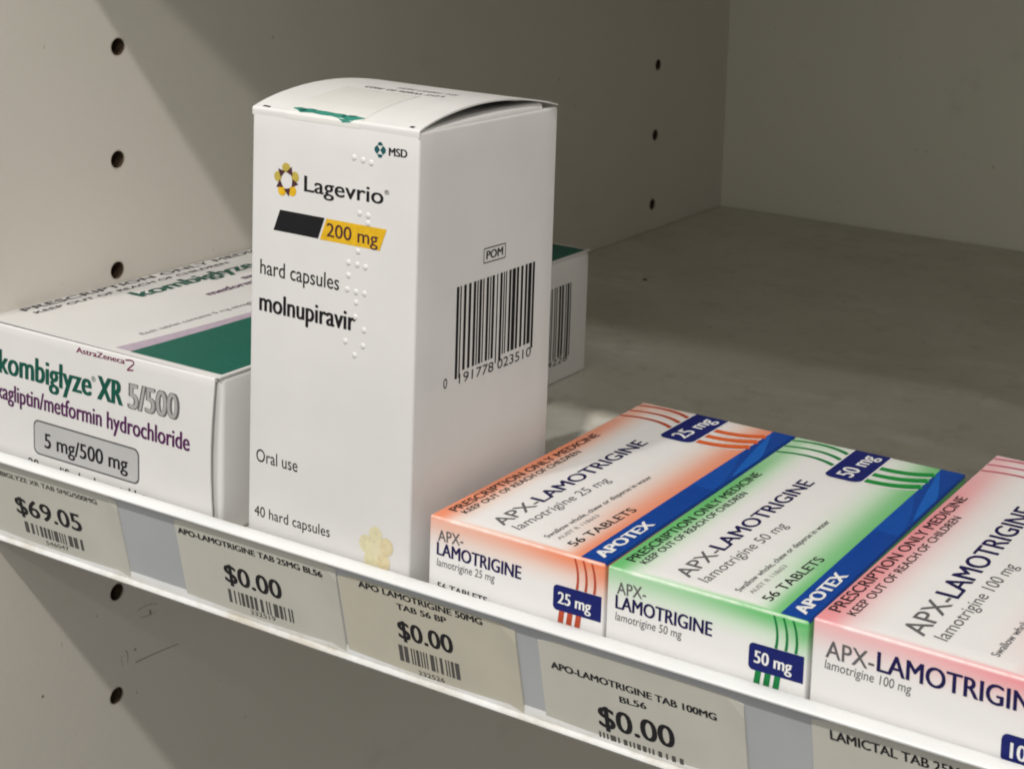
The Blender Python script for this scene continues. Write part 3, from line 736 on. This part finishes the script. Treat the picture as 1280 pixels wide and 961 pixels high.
PK1, PK2 = ink('rose_ink', (0.52, 0.13, 0.17)), ink('pink_ink', (0.60, 0.20, 0.24))
tablet_pack((144.815, 2.0, 0), -0.0087, (AW, AD, AH), 'white and orange 25 mg tablet carton lying flat beside the tall white carton', '25', ((0.80, 0.41, 0.26), (0.80, 0.205, 0.072)), (OR1, OR2))
tablet_pack((190.322, 1.62, 0), -0.0033, (AW, AD, AH), 'white and green 50 mg tablet carton lying between the orange and pink cartons', '50', ((0.36, 0.70, 0.36), (0.07, 0.46, 0.10)), (GR1, GR2))
tablet_pack((235.9, 2.0, 0), -0.0214, (52.0, 109.3, 22.2), 'white and pink 100 mg tablet carton lying right of the green one', '100', ((0.80, 0.44, 0.45), (0.79, 0.245, 0.275)), (PK1, PK2), True)

# ================================================================== PRICE TICKETS IN THE STRIP
def ticket(x0, x1, s0, label, mat, rot, lift, slots):
    w = x1 - x0
    y, z = face_pt(0, 0)
    o = empty('price_ticket', (x0, y, z))
    def mpt(u, s, o_=0.05):                                   # u along the strip, s down the face
        uu = u + rot * (s - 12); yy = LD[0] * s + LN[0] * (o_ + lift); zz = LD[1] * s + LN[1] * (o_ + lift)
        return (uu, yy, zz)
    vs, fs = [], []; n = 12
    pts = [(0, 1.2), (1, 0.0)]
    for sd in (0, 1):
        for i in range(n + 1):
            u = w * i / n; cz = s0 + (0.9 if i in (0, n) else 0)
            for s in (cz, s0 + 4, 12, 18, 24.5): vs.append(mpt(u, s, (0.20 + 0.12 * sin(pi * i / n) + (0.25 if (i == n and s > 5) else 0)) if sd == 0 else 0.02))
    N = (n + 1) * 5
    for i in range(n):
        for j in range(4):
            a = i * 5 + j; q = (a, a + 1, a + 6, a + 5); fs += [q, tuple(k + N for k in q[::-1])]
    for j in range(4):
        a = n * 5 + j; fs += [(a, a + 1, a + 1 + N, a + N), (j + 1, j, j + N, j + 1 + N)]
    for i in range(n):
        a = i * 5; fs += [(a, a + 5, a + 5 + N, a + N), (a + 9, a + 4, a + 4 + N, a + 9 + N)]
    obj('ticket_card', vs, fs, mat, o, False)
    tm = lambda u, v, l=0.06: mpt(u, -v, 0.30 + l)
    for kind, body, a, b, hgt, m_, bold in slots:
        A, Bp = (a[0] - x0 - 1.0, -(a[1] + 1.15)), (b[0] - x0 - 1.0, -(b[1] + 1.15))
        if kind == 'bars': bars('ticket_barcode', o, tm, A[0], Bp[0], Bp[1], A[1], m_, hgt, int(a[0] * 10))
        else: text(kind, o, tm, body, A, Bp, hgt, m_, ref=(DIG if kind == 'price_text' else None), bold=bold)
    tag(o, label, 'price ticket', 'price tickets in the shelf edge strip')
    return o
TH, TS = M['thermal'], M['thermal_soft']
ticket(3.0, 52.4, 1.4, 'price ticket reading $69.05 under the long green and white carton', M['ticket_new'], 0.006, 0.0, [
    ('item_text', 'KOMBIGLYZE XR TAB 5MG/500MG', (5.0, 4.2), (46.2, 3.8), 1.35, TS, 0.09),
    ('price_text', '$69.05', (14.6, 14.4), (38.5, 13.9), 5.1, TH, 0.21), ('bars', '', (16.3, 16.5), (38.2, 19.7), 46, TS, 0),
    ('code_text', '546047', (23.4, 21.7), (31.8, 21.3), 1.2, TS, 0.02)])
ticket(71.6, 121.4, 1.4, 'price ticket reading $0.00 and TAB 25MG BL56, under the tall white carton', M['ticket_new'], -0.004, 0.0, [
    ('item_text', 'APO-LAMOTRIGINE TAB 25MG BL56', (73.6, 4.45), (118.2, 4.25), 1.55, TH, 0.10),
    ('price_text', '$0.00', (87.1, 14.3), (104.5, 14.4), 5.1, TH, 0.21), ('bars', '', (87.1, 16.4), (107.2, 20.1), 44, TS, 0),
    ('code_text', '332519', (93.5, 21.7), (101.3, 21.4), 1.2, TS, 0.02)])
ticket(121.9, 170.0, 2.8, 'yellowed price ticket reading $0.00 and 50MG TAB 56 BP, under the orange carton', M['ticket'], 0.008, 0.05, [
    ('item_text', 'APO LAMOTRIGINE 50MG', (129.0, 3.5), (162.6, 3.4), 1.55, TH, 0.10),
    ('item_text', 'TAB 56 BP', (139.3, 6.3), (152.8, 6.0), 1.5, TH, 0.10),
    ('price_text', '$0.00', (138.9, 14.0), (153.6, 13.7), 4.7, TH, 0.20), ('bars', '', (138.1, 16.0), (154.7, 20.3), 44, TS, 0),
    ('code_text', '332526', (142.9, 22.7), (150.1, 22.5), 1.2, TS, 0.02)])
ticket(175.6, 223.6, 3.2, 'price ticket reading $0.00 and TAB 100MG BL56, under the green carton', M['ticket_new'], 0.005, 0.0, [
    ('item_text', 'APO-LAMOTRIGINE TAB 100MG', (179.5, 8.8), (218.3, 8.75), 1.65, TH, 0.10),
    ('item_text', 'BL56', (195.9, 12.0), (202.1, 11.6), 1.5, TH, 0.10),
    ('price_text', '$0.00', (190.4, 19.8), (208.1, 19.3), 5.3, TH, 0.22), ('bars', '', (189.9, 21.3), (209.9, 24.0), 44, TS, 0)])
ticket(238.0, 286.0, 1.4, 'price ticket at the right edge of the photo, under the pink carton', M['ticket_new'], 0.0, 0.0, [
    ('item_text', 'LAMICTAL TAB 25MG', (242.9, 4.3), (270.5, 3.8), 2.1, TH, 0.09)])
